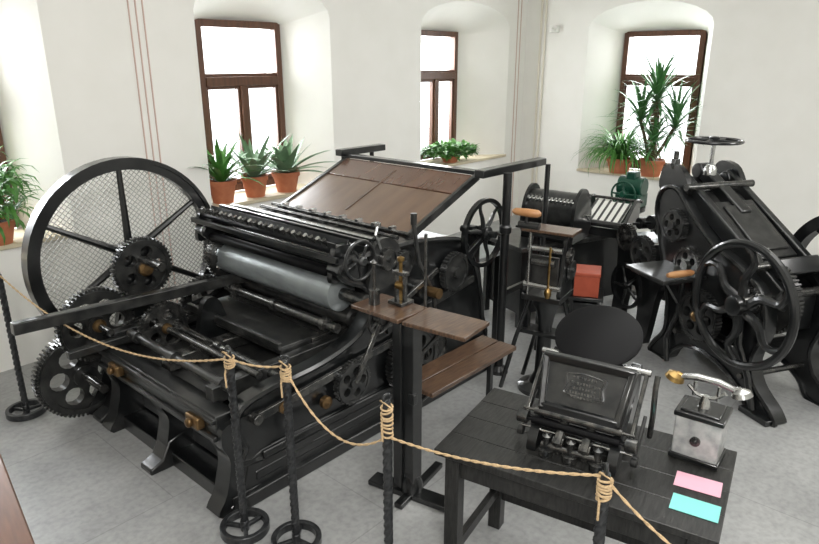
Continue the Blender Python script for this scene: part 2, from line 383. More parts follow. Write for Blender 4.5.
for yy in(2.70,3.33,3.95):
    xs=1.58;b=B()
    b.prism(cr([(xs-.10,.0),(xs+.30,.0),(xs+.28,.12),(xs+.24,.3),(xs+.26,.50),(xs-.02,.52),(xs-.06,.42),(xs-.02,.3),(xs-.06,.12)]),[],(0,yy,0),X,Z,.12);P(b,'front_leg',IRON)
b=B();b.box((1.64,3.33,.045),(.18,1.4,.09));P(b,'cross_beam',IRON,bev=.006)
b=B();b.box((1.74,3.33,.28),(.08,1.3,.36));P(b,'front_plate',IRON,bev=.006)
b=B();b.box((1.58,3.34,.50),(.12,1.32,.14));b.box((1.51,3.34,.55),(.03,1.34,.03));b.box((1.51,3.34,.45),(.03,1.34,.03));P(b,'cross_beam',IRON,bev=.008)
for yy in(2.86,3.98):
    b=B();b.box((2.70,yy,.60),(2.2,.07,.10));P(b,'bed_rail',IRONW,bev=.006)
b=B();b.box((2.70,3.42,.585),(2.1,.10,.08));P(b,'bed_rail',DARKSTEEL,bev=.006)
for xx in(2.0,2.7,3.4,3.88):
    b=B();b.box((xx,3.42,.49),(.07,1.24,.10));P(b,'cross_beam',IRON,bev=.006)
b=B();b.box((2.95,3.42,.64),(1.2,1.05,.07));P(b,'type_bed',DARKSTEEL,bev=.006)
b=B();b.box((2.0,3.42,.52),(.72,1.05,.03));P(b,'lower_bed',IRONW,bev=.004)
b=B();b.box((2.27,3.42,.66),(.30,1.02,.05));b.box((2.12,3.42,.69),(.03,1.02,.05));P(b,'ink_table',IRONW,bev=.006)
b=B();b.bar((1.02,3.86,.885),(3.1,3.86,.79),.06,.07);P(b,'guide_rail',IRONW,bev=.006)
b=B();b.bar((1.3,3.93,.60),(2.3,3.93,.60),.05,.05);P(b,'guide_rail',IRONW,bev=.006)
for xx,zz,r in((1.68,.64,.026),(2.42,.76,.03),(1.98,.60,.03)):
    b=B();b.cyl((xx,3.9,zz),(xx,2.74,zz),r)
    for yy in(2.85,3.35,3.8): b.ring((xx,yy,zz),Y,r+.014,r*.9,.04,20)
    P(b,'cross_rod',DARKSTEEL if xx>1.9 else IRONW)
b=B();b.prism(cr([(1.95,.52),(2.25,.52),(2.22,.62),(2.16,.80),(2.10,.84),(2.04,.80),(1.99,.62)]),[],(0,3.62,0),X,Z,.05);P(b,'bearing_bracket',IRON)
b=B();b.bar((1.70,2.62,.50),(2.9,2.62,.60),.025,.05);b.lathe([(.03,-.03),(.03,.03)],(1.72,2.62,.50),Y,16);P(b,'side_link',DARKSTEEL,bev=.004)
for i,(xx,yy,zz) in enumerate(((1.9,2.62,.5),(2.2,2.62,.40))):
    b=B();b.lathe([(.025,-.01),(.038,-.01),(.038,.02),(.02,.03),(0,.035)],(xx,yy,zz),-Y,14);P(b,'brass_fitting',BRONZE)
for yy in(2.85,3.75):
    b=B();b.box((1.50,yy,.50),(.05,.12,.07));b.lathe([(.02,0),(.03,.01),(.02,.03)],(1.475,yy,.50),-X,12);P(b,'brass_fitting',BRONZE,bev=.01)
b=B();b.prism(cr([(1.5,.0),(2.3,.0),(2.25,.2),(2.12,.5),(2.05,.85),(2.02,1.08),(1.93,1.13),(1.84,1.08),(1.8,.85),(1.7,.5),(1.55,.2)]),[cr([(1.75,.15),(2.1,.15),(2.0,.4),(1.93,.6),(1.86,.4)])],(0,4.22,0),X,Z,.05);P(b,'bearing_bracket',IRON)
# inking unit
for c,r,m_,nm in [((2.53,.94),.115,GREYCYL,'ink_cylinder'),((3.05,.88),.27,IRONW,'impression_cylinder'),((2.42,1.11),.032,RUBBER,'ink_roller'),((2.51,1.15),.032,DARKSTEEL,'ink_roller'),((2.60,1.13),.032,RUBBER,'ink_roller'),((2.70,1.18),.030,DARKSTEEL,'ink_roller'),((2.78,1.12),.05,IRONW,'ink_roller'),((2.62,.75),.06,IRONW,'ink_roller')]:
    b=B();b.lathe([(.014,-.06),(.014,0),(r*.7,0),(r,.015),(r,1.225),(r*.7,1.24),(.014,1.24),(.014,1.3)],(c[0],2.80,c[1]),Y,36);P(b,nm,m_,label='dull blue-grey metal cylinder' if nm=='ink_cylinder' else None)
b=B();b.prism([(-.05,-.03),(.04,-.03),(.055,.035),(.043,.04),(.03,-.015),(-.035,-.015),(-.05,.035),(-.06,.035)],[],(2.47,3.45,1.26),X,Z,1.45)
P(b,'ink_fountain',IRON,bev=.002)
for xx,zz in((2.62,1.265),(2.38,1.21)):
    b=B();b.box((xx,3.45,zz),(.025,1.55,.035));P(b,'tie_bar',IRON,bev=.003)
b=B();b.cyl((2.70,2.7,1.27),(2.70,4.2,1.27),.012);P(b,'tie_rod',STEEL)
for i in range(24):
    yy=2.80+i*.056;b=B();b.cyl((2.42,yy,1.27),(2.40,yy,1.305),.008,n=8);b.lathe([(.015,0),(.015,.012),(0,.012)],(2.40,yy,1.303),(-.5,0,.6),8)
    P(b,'fountain_key',STEEL if i%2 else DARKSTEEL)
for yy in(2.74,4.18):
    b=B();b.prism(cr([(2.38,1.06),(2.5,1.07),(2.75,1.06),(2.80,1.12),(2.74,1.20),(2.62,1.24),(2.52,1.27),(2.42,1.27),(2.39,1.18)]),[],(0,yy,0),X,Z,.04);P(b,'roller_bracket',IRON)
for cx,cz in((2.42,1.11),(2.51,1.15),(2.60,1.13),(2.70,1.18)):
    b=B();b.cyl((cx,2.66,cz),(cx,2.76,cz),.018,n=12);P(b,'journal',STEEL)
b=B();b.cyl((2.53,2.6,.94),(2.53,2.85,.94),.04);P(b,'journal',DARKSTEEL)
b=B();b.cyl((3.05,2.58,.88),(3.05,2.85,.88),.06);P(b,'journal',DARKSTEEL)
b=B();b.spoked((2.47,2.58,1.21),Y,.125,.022,.022,5,.03,.008,.15,.3,36,True,hw=.06);b.cyl((2.47,2.75,1.21),(2.47,2.56,1.21),.014);P(b,'handwheel',IRON)
b=B();b.prism(cr([(2.58,.98),(2.80,1.0),(2.86,1.16),(2.80,1.26),(2.70,1.29),(2.62,1.24),(2.60,1.12)]),[],(0,2.63,0),X,Z,.03);P(b,'bearing_plate',IRONW)
b=B();b.gear((2.72,2.60,1.16),Y,.07,.03,20,nh=0);P(b,'gear',DARKSTEEL)
b=B();b.gear((2.86,2.60,1.10),Y,.085,.03,24,nh=0);P(b,'gear',IRONW)
b=B();b.tube([(2.66,2.60,1.24),(2.6,2.58,1.34),(2.62,2.58,1.39)],.010);b.lathe([(0,0),(.018,.01),(.018,.025),(0,.035)],(2.62,2.58,1.38),Z,12);P(b,'lever',STEEL)
b=B();b.spoked((2.62,2.58,.80),Y,.10,.02,.025,5,.028,.008,.1,.1,32,True,hw=.05);P(b,'handwheel',IRONW)
b=B();b.gear((2.40,2.60,.46),Y,.14,.035,32,nh=5);P(b,'gear',IRONW)
b=B();b.bar((2.40,2.57,.46),(2.62,2.57,.80),.02,.035);P(b,'side_link',DARKSTEEL,bev=.004)
b=B();b.bar((2.62,2.56,.80),(3.15,2.56,1.0),.02,.035);P(b,'side_link',DARKSTEEL,bev=.004)
# feeder board
d0=V((3.08,0,1.205));d1=V((3.80,0,1.50));dd=(d1-d0);L=dd.length;dn=dd.normalized();sl=Matrix((dn,Y,dn.cross(Y))).transposed()
mid=(d0+d1)/2;up=dn.cross(Y)
if up.z<0: up=-up
b=B();b.box(mid+Y*3.42-dn*(L*.17),(L*.66,1.36,.025),sl);P(b,'feed_board',WOOD,bev=.003)
b=B();b.box(mid+Y*3.42+dn*(L*.335)+up*.004,(L*.33,1.36,.025),sl);P(b,'feed_board',WOOD2,bev=.003)
b=B();b.box(mid+Y*3.46+dn*.02+up*.016,(L*.75,.016,.006),sl);P(b,'feed_guide',WOODX)
for yy in(2.745,4.095):
    b=B();b.box(mid+Y*yy,(L+.04,.03,.05),sl);P(b,'feed_board_edge',IRONW)
b=B();b.box((2.95,3.42,1.19),(.30,1.4,.02))
for i in range(9): b.box((2.95,2.85+i*.145,1.21),(.26,.02,.02))
P(b,'delivery_board',IRON,bev=.003)
for xx,zz in((2.82,1.23),(2.92,1.235),(3.03,1.235)):
    b=B();b.cyl((xx,2.7,zz),(xx,4.14,zz),.013);P(b,'gripper_bar',DARKSTEEL)
for i in range(8):
    b=B();b.box((3.03,2.85+i*.16,1.255),(.05,.03,.02));P(b,'gripper',STEEL)
b=B();b.box((3.84,3.42,1.53),(.08,1.5,.03));P(b,'top_crossbar',IRON,bev=.005)
for yy,xa,xb in((2.62,3.66,4.5),(4.16,3.76,4.3)):
    b=B();b.box(((xa+xb)/2,yy,1.555),(xb-xa,.08,.055));P(b,'top_rail',IRON,bev=.005)
for yy in(2.52,4.2):
    b=B();b.cyl((3.87,yy,0),(3.87,yy,1.55),.032);b.lathe([(.07,0),(.07,.03),(.035,.06)],(3.87,yy,0),Z,20);b.lathe([(.028,0),(.045,.02),(.045,.06),(.028,.08)],(3.87,yy,1.1),Z,16);P(b,'support_post',IRON)
    b=B();b.cyl((4.42 if yy<3 else 4.2,yy,0.0),(4.42 if yy<3 else 4.2,yy,1.55),.02);P(b,'support_post',IRON)
    b=B();b.bar((3.87,yy,.65),(4.42,yy,.65),.03,.04);P(b,'tie_bar',IRON)
b=B();b.spoked((3.72,2.60,1.13),Y,.25,.03,.035,6,.05,.014,.1,.2,44,hw=.08);b.cyl((3.72,2.8,1.13),(3.72,2.5,1.13),.025);P(b,'handwheel',IRON)
b=B();b.prism(cr([(3.60,.6),(3.82,.6),(3.78,.9),(3.78,1.14),(3.66,1.14),(3.66,.9)]),[],(0,2.7,0),X,Z,.05);P(b,'bearing_bracket',IRON)
b=B();b.box((4.12,3.42,.80),(.6,1.15,.03));P(b,'delivery_table',GREYCYL)
for yy in(2.9,3.94):
    b=B();b.box((4.38,yy,.39),(.05,.05,.78));P(b,'table_leg',IRON)
b=B();b.tube([(3.15,2.56,.5),(3.1,2.55,.85),(2.95,2.55,1.1),(2.9,2.55,1.35)],.014,8);b.cyl((2.9,2.55,1.35),(2.9,2.55,1.42),.02);P(b,'lever',IRONW)
b=B();b.bar((2.7,2.6,.7),(3.6,2.6,.82),.03,.05);P(b,'side_link',IRONW,bev=.004)
b=B();b.bar((3.3,2.6,.9),(3.75,2.6,1.12),.03,.045);P(b,'side_link',IRON,bev=.004)
b=B();b.cyl((3.05,2.56,.88),(3.05,2.46,.88),.035);P(b,'shaft_cap',BRONZE)
b=B();b.gear((3.38,2.60,.92),Y,.14,.04,30,nh=0);P(b,'gear',IRONW)
# ---------------- feeder stand with shelves ----------------
st=empty('shelf_stand',(2.23,2.03,0),0,'black iron stand with dark wooden shelf and lower plank','stand')
def S(b,name,m,**k): return done(b,name,m,st,off=(2.23,2.03,0),**k)
b=B();b.bar((2.30,2.03,.05),(2.30,2.03,1.03),.075,.075,up=Y);b.bar((2.26,2.09,.05),(2.26,2.09,1.03),.03,.06,up=Y);b.lathe([(.06,0),(.06,.05),(.04,.1)],(2.3,2.03,.03),Z,16);b.box((2.27,2.0,.62),(.03,.04,.06));S(b,'upright_post',IRON,bev=.004)
b=B();b.tube([(2.33,2.05,.3),(2.45,2.1,.5),(2.75,2.12,.535)],.016,8);S(b,'support_arm',IRON)
b=B();b.tube([(2.3,2.03,.8),(2.42,1.95,.95),(2.5,1.85,1.03)],.014,8);S(b,'support_arm',IRON)
b=B();b.cyl((2.46,2.08,1.05),(2.46,2.08,1.46),.009);S(b,'rod',DARKSTEEL)
b=B();b.bar((2.24,2.28,.02),(2.34,1.80,.02),.10,.03);b.bar((2.15,2.0,.02),(2.6,2.08,.02),.05,.03);S(b,'foot_plate',IRON,bev=.005)
b=B();b.box((2.33,2.22,1.055),(.24,.34,.022));S(b,'shelf',WOODX,bev=.004)
b=B();b.box((2.36,1.86,1.055),(.25,.36,.022),Matrix.Rotation(.12,3,'Z'));S(b,'shelf',WOODX,bev=.004)
for yy in(2.08,2.22):
    b=B();b.box((2.87,yy,.555),(.84,.13,.028));S(b,'lower_plank',WOODX,bev=.004)
b=B();b.bar((3.2,2.15,0),(3.2,2.15,.54),.03,.03,up=Y);S(b,'plank_leg',IRON)
dv=empty('numbering_device',(2.40,2.20,1.067),0,'small steel and brass numbering device standing on the wooden shelf','device')
b=B();b.box((0,0,.01),(.10,.10,.02));b.box((0,.03,.09),(.025,.015,.16));b.box((0,-.03,.09),(.025,.015,.16));b.box((0,0,.17),(.04,.09,.02));done(b,'frame',DARKSTEEL,dv,bev=.003)
b=B();b.cyl((0,0,.02),(0,0,.24),.010);b.cyl((0,-.025,.1),(0,.025,.1),.022);b.lathe([(.012,0),(.02,.01),(.02,.025),(0,.035)],(0,0,.23),Z,14);done(b,'plunger',BRASS,dv,label='brass plunger and roller')
b=B();b.cyl((0,0,.0),(0,0,.08),.03);b.lathe([(.01,0),(.01,.14),(.02,.15),(0,.17)],(0,0,.08),Z,14);o=done(b,'ink_pot',DARKSTEEL,None,label='small dark steel ink pot with rod on the shelf',cat='ink pot');o.location=(2.30,2.30,1.067)
# ---------------- middle pedestal proof press ----------------
mp=empty('pedestal_press',(3.86,2.14,0),math.radians(10),'small antique pedestal press with wooden-handled ink roller','press')
def M_(b,n,m,**k): return done(b,n,m,mp,**k)
b=B();b.lathe([(.17,0),(.17,.03),(.09,.06),(.055,.14),(.05,.5),(.07,.62),(.10,.68),(.10,.72)],(0,0,0),Z,24);M_(b,'pedestal',IRON)
b=B();b.box((0,0,.74),(.28,.28,.04));M_(b,'base_plate',IRON,bev=.004)
for yy in(-.12,.12):
    b=B();b.prism(cr([(-.12,.76),(.12,.76),(.09,.9),(.05,1.05),(.03,1.18),(-.04,1.18),(-.06,1.05),(-.09,.9)]),[circ(0,.90,.03,.06,12)],(0,yy,0),X,Z,.024);M_(b,'side_frame',IRON)
b=B();b.box((0,0,1.17),(.12,.28,.025));M_(b,'cross_head',IRON,bev=.003)
b=B();b.box((-.09,0,.93),(.02,.2,.22));b.box((-.105,0,1.0),(.02,.12,.03));M_(b,'type_plate',IRONW,bev=.003)
b=B();b.gear((-.02,-.15,1.05),Y,.055,.018,20,nh=0);M_(b,'gear',DARKSTEEL)
b=B();b.gear((0.04,-.15,.93),Y,.07,.018,26,nh=0);M_(b,'gear',IRONW)
b=B();b.cyl((-.10,-.12,1.09),(-.10,.12,1.09),.022);M_(b,'inking_roller',STEEL)
b=B();b.cyl((-.12,-.13,.83),(-.12,.13,.83),.02);M_(b,'inking_roller',STEEL)
b=B();b.cyl((-.12,-.08,1.0),(-.12,.08,1.0),.026);M_(b,'inking_roller',DARKSTEEL)
b=B();b.cyl((-.14,-.05,.76),(-.14,-.05,1.12),.008);b.lathe([(.016,0),(.024,.02),(.024,.05),(.01,.07)],(-.14,-.05,.76),Z,16);M_(b,'pillar',BRASS)
b=B();b.cyl((-.13,.10,.76),(-.13,.10,1.2),.009);M_(b,'pillar',STEEL)
b=B();b.box((0,.0,1.205),(.20,.36,.018));M_(b,'board',WOODX,bev=.003)
b=B();b.tube([(-.1,.12,1.22),(-.12,.14,1.27),(-.12,.14,1.33)],.010);b.tube([(-.12,.04,1.33),(-.12,.24,1.33)],.008);b.cyl((-.1,.05,1.24),(-.1,.2,1.24),.024);M_(b,'ink_roller',IRONW)
b=B();b.lathe([(.012,0),(.026,.02),(.029,.09),(.024,.18),(.012,.20)],(-.12,.04,1.33),Y,18);M_(b,'roller_handle',WOODL)
for pts in([(.06,0,.72),(.1,.1,.4),(.14,.2,.0)],[(.05,-.1,.72),(.1,-.18,.4),(.14,-.24,.0)],[(-.05,.1,.72),(-.10,.18,.4),(-.14,.26,.0)]):
    b=B();b.tube(pts,.016);M_(b,'leg',IRON)
b=B();b.box((0,.0,.45),(.14,.34,.03));b.box((0,.14,.58),(.05,.04,.26));M_(b,'cross_brace',IRON,bev=.004)
# ---------------- back machine table ----------------
bt=empty('machine_table',(5.40,2.92,0),math.radians(-20),'dark iron-framed work table holding old office machines','table')
b=B();b.box((0,0,.74),(1.35,.62,.04));done(b,'table_top',IRONW,bt,bev=.005)
b=B();b.box((.0,0,.41),(1.22,.5,.60));done(b,'cabinet',IRON,bt,bev=.01)
for sx in(-1,1):
    for sy in(-1,1):
        b=B();b.box((sx*.62,sy*.26,.36),(.05,.05,.72));done(b,'leg',IRON,bt)
thing_=empty('storage_box',(4.80,2.30,.46),math.radians(25),'dull orange-red box on a small black stool','box')
b=B();b.box((0,0,.09),(.24,.20,.18));done(b,'body',RED,thing_,bev=.006)
b=B();b.box((0,0,.19),(.25,.21,.03));done(b,'lid',RED,thing_,bev=.006)
so=empty('stool',(4.80,2.30,0),math.radians(25),'small black iron stool carrying a red box','stool')
b=B();b.box((0,0,.445),(.30,.28,.03));done(b,'seat',IRON,so,bev=.004)
b=B();b.box((0,0,.25),(.22,.20,.30));done(b,'drawer_box',IRON,so,bev=.004)
for sx in(-1,1):
    for sy in(-1,1):
        b=B();b.box((sx*.12,sy*.11,.215),(.03,.03,.43));done(b,'leg',IRON,so)
du=empty('rotary_duplicator',(5.22,2.86,.76),math.radians(5),'black rotary duplicating machine with drum and crank','duplicator')
b=B();b.box((0,0,.03),(.38,.50,.06));done(b,'base',IRON,du,bev=.004)
for yy in(-.24,.24):
    b=B();b.prism(cr([(-.18,.05),(.18,.05),(.19,.26),(.08,.44),(-.06,.46),(-.18,.32)]),[],(0,yy,0),X,Z,.03);done(b,'side_frame',IRON,du)
b=B();b.cyl((0,-.225,.26),(0,.225,.26),.165,n=32);done(b,'drum',IRONW,du)
b=B()
for i in range(12): b.cyl((-.14,-.21+i*.037,.36),(-.14,-.192+i*.037,.36),.03)
b.cyl((-.14,-.24,.36),(-.14,.24,.36),.012);done(b,'feed_roller',STEEL,du)
b=B();b.tube([(0,-.26,.2),(0,-.31,.2),(-.1,-.31,.26),(-.1,-.37,.26)],.01);done(b,'crank',STEEL,du)
b=B();b.box((-.29,0,.12),(.22,.40,.02),Matrix.Rotation(.25,3,'Y'));done(b,'feed_tray',IRON,du)
pt=empty('paper_tray_machine',(5.72,2.60,.76),math.radians(5),'black office machine with sloping tray of white paper','machine')
b=B();b.box((0,0,.04),(.42,.46,.08));done(b,'base',IRON,pt,bev=.004)
for yy in(-.22,.22):
    b=B();b.prism([(-.22,.08),(.22,.08),(.22,.30),(.12,.30)],[],(0,yy,0),X,Z,.03);done(b,'side_frame',IRON,pt,bev=.004)
b=B();R=Matrix.Rotation(-math.radians(24),3,'Y');b.box((-.0,0,.175),(.36,.34,.012),R);done(b,'paper_stack',PAPER,pt)
b=B()
for i in range(6): b.box((-.0,-.16+i*.065,.187),(.38,.018,.012),R)
b.cyl((-.22,-.23,.12),(-.22,.23,.12),.03);done(b,'paper_guide',IRONW,pt)
for i in range(2):
    b=B();b.cyl((-.2+i*.4,-.26,.12+i*.16),(-.2+i*.4,.26,.12+i*.16),.014);done(b,'cross_rod',DARKSTEEL,pt)
gg=empty('green_hand_machine',(6.33,2.64,0),0,'dark green enamelled cast machine on a black pedestal','machine')
b=B();b.lathe([(.2,0),(.2,.04),(.08,.1),(.06,.8),(.15,.86),(.15,.9)],(0,0,0),Z,20);done(b,'pedestal',IRON,gg)
b=B();b.box((0,0,.97),(.2,.26,.14));b.cyl((0,-.13,1.1),(0,.13,1.1),.10);b.box((0,0,1.2),(.12,.1,.1));done(b,'housing',GREEN,gg,bev=.012)
b=B();b.spoked((-.2,.0,1.05),X,.13,.02,.03,4,.035,.01,0,0,30,True);b.cyl((-.22,0,1.05),(-.1,0,1.05),.014);done(b,'handwheel',GREEN,gg)
# ---------------- heavy press with hand wheel ----------------
hp=empty('hand_wheel_press',(5.11,1.08,0),math.radians(60),'tall black cast-iron press with spoked side wheel and screw wheel','printing press')
def H(b,name,m,**k): return done(b,name,m,hp,**k)
fr=cr([(-.66,.0),(-.45,.0),(-.34,.12),(-.1,.22),(.18,.22),(.34,.12),(.42,0),(.60,0),(.56,.1),(.46,.24),(.46,.45),(.54,.7),(.64,.95),(.72,1.18),(.68,1.34),(.52,1.37),(.36,1.24),(.10,1.06),(-.15,.97),(-.38,.84),(-.46,.60),(-.40,.36),(-.46,.2),(-.62,.08)])
FY=-.17
for yy in(.36,FY):
    b=B();b.prism(fr,[cr([(-.22,.36),(0,.32),(.2,.36),(.24,.5),(.2,.62),(0,.64),(-.2,.56)])],(0,yy,0),X,Z,.10)
    b.tube([(x,yy+.055,z) for x,z in fr],.018,6,closed=True);H(b,'side_frame',IRON,angle=40)
for p,q,r in(((-.38,-.38,.80),(-.38,.56,.80),.032),((.1,-.2,.5),(.1,.46,.5),.03),((.3,-.2,.3),(.3,.46,.3),.022),((-.35,-.2,.22),(-.35,.44,.22),.022)):
    b=B();b.cyl(p,q,r);H(b,'shaft',DARKSTEEL)
b=B();b.spoked((-.35,.53,.76),Y,.44,.058,.06,6,.068,.027,.30,.3,60,True,hw=.15);w=H(b,'side_wheel',IRON)
b=B();b.spoked((-.42,-.29,.84),Y,.50,.085,.09,6,.07,.028,.12,.1,60,hw=.12);H(b,'flywheel',IRON)
b=B();b.gear((-.32,.26,.77),Y,.25,.05,52,nh=6);H(b,'gear',IRONW)
b=B();b.gear((.10,.43,.50),Y,.20,.05,44,nh=6);H(b,'gear',IRONW)
b=B();b.gear((.28,.43,.84),Y,.14,.045,32,nh=5);H(b,'gear',DARKSTEEL)
b=B();b.gear((.48,.43,1.10),Y,.13,.04,30,nh=5);H(b,'gear',IRONW)
b=B();b.gear((-.32,.43,.77),Y,.10,.04,24,nh=0);H(b,'gear',DARKSTEEL)
b=B();b.lathe([(.04,0),(.04,.02),(.02,.04),(0,.045)],(.10,.46,.50),Y,18);H(b,'gear_hub',BRONZE)
b=B();b.cyl((.07,.5,.86),(.07,.58,.86),.014);H(b,'handle_spindle',STEEL)
b=B();b.lathe([(.014,0),(.022,.02),(.026,.10),(.024,.18),(.016,.22),(0,.225)],(.07,.57,.86),Y,18);H(b,'crank_handle',WOODL)
RR=lambda d:Matrix.Rotation(math.radians(d),3,'Y')
CY=.095
b=B();b.box((.14,CY,1.10),(.07,.42,.80),RR(57));H(b,'press_bed',IRONW,bev=.012)
b=B();b.box((.06,CY,1.14),(.04,.36,.56),RR(57));b.box((.045,CY,1.165),(.02,.28,.44),RR(57));H(b,'slanted_platen',IRONW,bev=.01)
for yy in(-.13,.30):
    b=B();b.bar((.62,yy,1.44),(-.44,yy,.82),.06,.12);b.lathe([(.06,-.04),(.06,.04)],(.60,yy,1.41),Y,18);H(b,'pressure_arm',IRON,bev=.012)
b=B();b.bar((.66,.09,1.50),(.16,.09,1.22),.10,.09);b.lathe([(.06,-.06),(.06,.06)],(.64,.09,1.48),Y,18);H(b,'pressure_arm',IRON,bev=.012)
b=B();b.box((-.22,CY,.90),(.34,.40,.12),RR(35));H(b,'lower_bed',IRON,bev=.012)
b=B();b.box((-.05,CY,.66),(.66,.40,.30));H(b,'drive_housing',IRON,bev=.02)
for i,(xx,zz) in enumerate(((.42,1.40),(-.30,.99))):
    b=B();b.cyl((xx,-.2,zz),(xx,.42,zz),.028);H(b,'cross_roller',DARKSTEEL)
b=B();b.box((.60,CY,1.02),(.06,.44,.60),RR(12));H(b,'platen',IRON,bev=.01)
b=B();b.box((.48,CY,.5),(.05,.44,.5));H(b,'rear_plate',IRON,bev=.01)
b=B();b.box((.1,CY,.36),(.6,.44,.05));H(b,'base_plate',IRON,bev=.01)
b=B();b.box((.30,.62,.80),(.44,.38,.025));b.box((.30,.62,.78),(.38,.32,.03));H(b,'feed_table',IRONW,bev=.006)
b=B();b.bar((.30,.42,.5),(.30,.62,.77),.04,.04);H(b,'table_bracket',IRON)
b=B();b.cyl((.55,.1,1.38),(.55,.1,1.72),.016);b.lathe([(.05,0),(.05,.05),(.03,.08)],(.55,.1,1.46),Z,18);H(b,'screw_spindle',STEEL,label='bright steel screw spindle')
b=B();b.spoked((.55,.1,1.72),Z,.21,.025,.025,4,.04,.011,0,.4,44,True,hw=.05);H(b,'screw_wheel',IRON)
for xx,zz in((.72,1.1),(.66,1.40)):
    b=B();b.cyl((xx,-.2,zz),(xx,.36,zz),.033);H(b,'carriage_roller',IRONW)
for yy in(-.17,.34):
    b=B();b.prism(cr([(.46,1.32),(.76,1.32),(.78,1.46),(.70,1.54),(.54,1.50)]),[],(0,yy,0),X,Z,.05);H(b,'carriage_bracket',IRON)
b=B();b.box((.66,.34,1.54),(.05,.05,.08));b.cyl((.66,.34,1.58),(.66,.34,1.64),.02);H(b,'oil_cup',DARKSTEEL,bev=.004)
b=B();b.tube([(.35,.45,.02),(.4,.44,.2),(.3,.45,.45),(.28,.46,.75)],.02);H(b,'treadle_arm',IRON)
b=B();b.tube([(-.5,.43,.0),(-.42,.44,.25),(-.3,.44,.45),(-.28,.44,.7)],.025);H(b,'treadle_arm',IRON)
b=B();b.box((-.54,.42,.02),(.24,.12,.04));H(b,'foot',IRON,bev=.006)
for yy in(-.24,.36):
    b=B();b.prism(cr([(.5,.62),(.62,.5),(.72,.0),(.84,.0),(.86,.35),(1.0,.5),(1.08,0),(1.2,0),(1.18,.5),(1.2,.84),(1.1,.90),(.9,.84),(.6,.88)]),[],(0,yy,0),X,Z,.06);H(b,'rear_frame',IRON)
b=B();b.box((.90,.06,.84),(.56,.56,.03));H(b,'delivery_table',IRONW,bev=.005)
b=B();b.box((.88,.06,.56),(.5,.5,.30));H(b,'drive_housing',IRON,bev=.01)
for xx,zz,r in((.82,.97,.045),(.92,1.01,.06),(1.06,.97,.05)):
    b=B();b.lathe([(.012,-.05),(.012,0),(r,0),(r,.5),(.012,.5),(.012,.56)],(xx,-.2,zz),Y,24);H(b,'delivery_roller',DARKSTEEL if r<.05 else IRON)
b=B();b.gear((.82,.42,.78),Y,.15,.04,34,nh=5);H(b,'gear',IRONW)
b=B();b.gear((1.05,.42,.86),Y,.12,.04,28,nh=5);H(b,'gear',DARKSTEEL)
b=B();b.spoked((.96,.44,.45),Y,.2,.025,.03,5,.035,.012,.1,.1,40);H(b,'handwheel',IRON)
gp=empty('coal_bucket',(6.05,.75,0),0,'dark green metal bucket on the floor beside the press','bucket')
b=B();b.lathe([(0,0),(.13,0),(.17,.28),(.175,.3),(.16,.3),(.125,.02),(0,.02)],(0,0,0),Z,28);done(b,'body',GREYP,gp)
b=B();b.tube([(.17*math.cos(a),0,.29+.14*math.sin(a)) for a in [math.pi*i/12 for i in range(13)]],.005);done(b,'handle',STEEL,gp)
# ---------------- foreground table ----------------
TR=math.radians(11)
tb=empty('work_table',(2.25,1.02,0),TR,'old black painted wooden table with worn plank top','table')
b=B()
for i in range(4): b.box((-.235+i*.157,0,.735),(.155,1.10,.03))
done(b,'table_top',TABLE,tb,bev=.003)
for sx in(-1,1):
    b=B();b.box((sx*.245,0,.66),(.025,.94,.11));done(b,'apron',TABLE,tb,bev=.003)
for sy in(-1,1):
    b=B();b.box((0,sy*.48,.66),(.47,.025,.11));done(b,'apron',TABLE,tb,bev=.003)
for sx in(-1,1):
    for sy in(-1,1):
        b=B();b.box((sx*.25,sy*.48,.36),(.065,.065,.72));done(b,'leg',TABLE,tb,bev=.004)
for sx in(-1,1):
    b=B();b.box((sx*.25,0,.2),(.03,.9,.05));done(b,'stretcher',TABLE,tb)
b=B();b.box((0,.48,.22),(.45,.03,.05));done(b,'stretcher',TABLE,tb)
# tabletop platen press
tp=empty('tabletop_press',(2.295,1.06,.752),TR,'small black tabletop hand press with round ink disc','printing press')
def T(b,n,m,**k): return done(b,n,m,tp,**k)
for sy in(-1,1):
    b=B();b.prism(cr([(-.17,0),(-.10,0),(-.05,.03),(.08,.03),(.13,0),(.2,0),(.19,.05),(.15,.12),(.14,.22),(.16,.32),(.12,.35),(.06,.28),(.02,.2),(-.08,.12),(-.15,.07)]),[],(0,sy*.165,0),X,Z,.04);T(b,'side_frame',IRON)
b=B();b.box((0,0,.04),(.12,.32,.03));T(b,'base_plate',IRON,bev=.003)
b=B();b.box((.14,0,.02),(.08,.34,.03));T(b,'base_plate',IRON,bev=.003)
tl=math.radians(28);Rt=Matrix.Rotation(tl,3,'Y')
def tp_(u,y,n): return V((-.005,y,.245))+Rt@V((-n,0,u))
def tquad(b,u0,u1,w0,w1,n0,n1):
    vs=[tp_(u,s*w,n) for n in(n0,n1) for u,w in((u0,w0),(u1,w1)) for s in(-1,1)]
    b.raw(vs,[(0,1,3,2),(4,6,7,5),(0,4,5,1),(2,3,7,6),(0,2,6,4),(1,5,7,3)])
b=B();tquad(b,-.12,.125,.17,.195,-.05,.035);T(b,'bed',IRONW,bev=.008)
for s in(-1,1):
    b=B();b.bar(tp_(-.11,s*.155,.045),tp_(.12,s*.180,.045),.026,.035);T(b,'bed_rim',IRONW,bev=.006)
b=B();b.bar(tp_(.108,-.19,.045),tp_(.108,.19,.045),.035,.035);T(b,'bed_rim',IRON,bev=.006)
b=B();b.bar(tp_(-.10,-.16,.045),tp_(-.10,.16,.045),.03,.035);T(b,'bed_rim',IRON,bev=.006)
b=B()
pl=[(-.085,.042),(-.05,.052),(0,.058),(.05,.052),(.085,.042),(.076,0),(.085,-.040),(.05,-.048),(0,-.054),(-.05,-.048),(-.085,-.040),(-.076,0)]
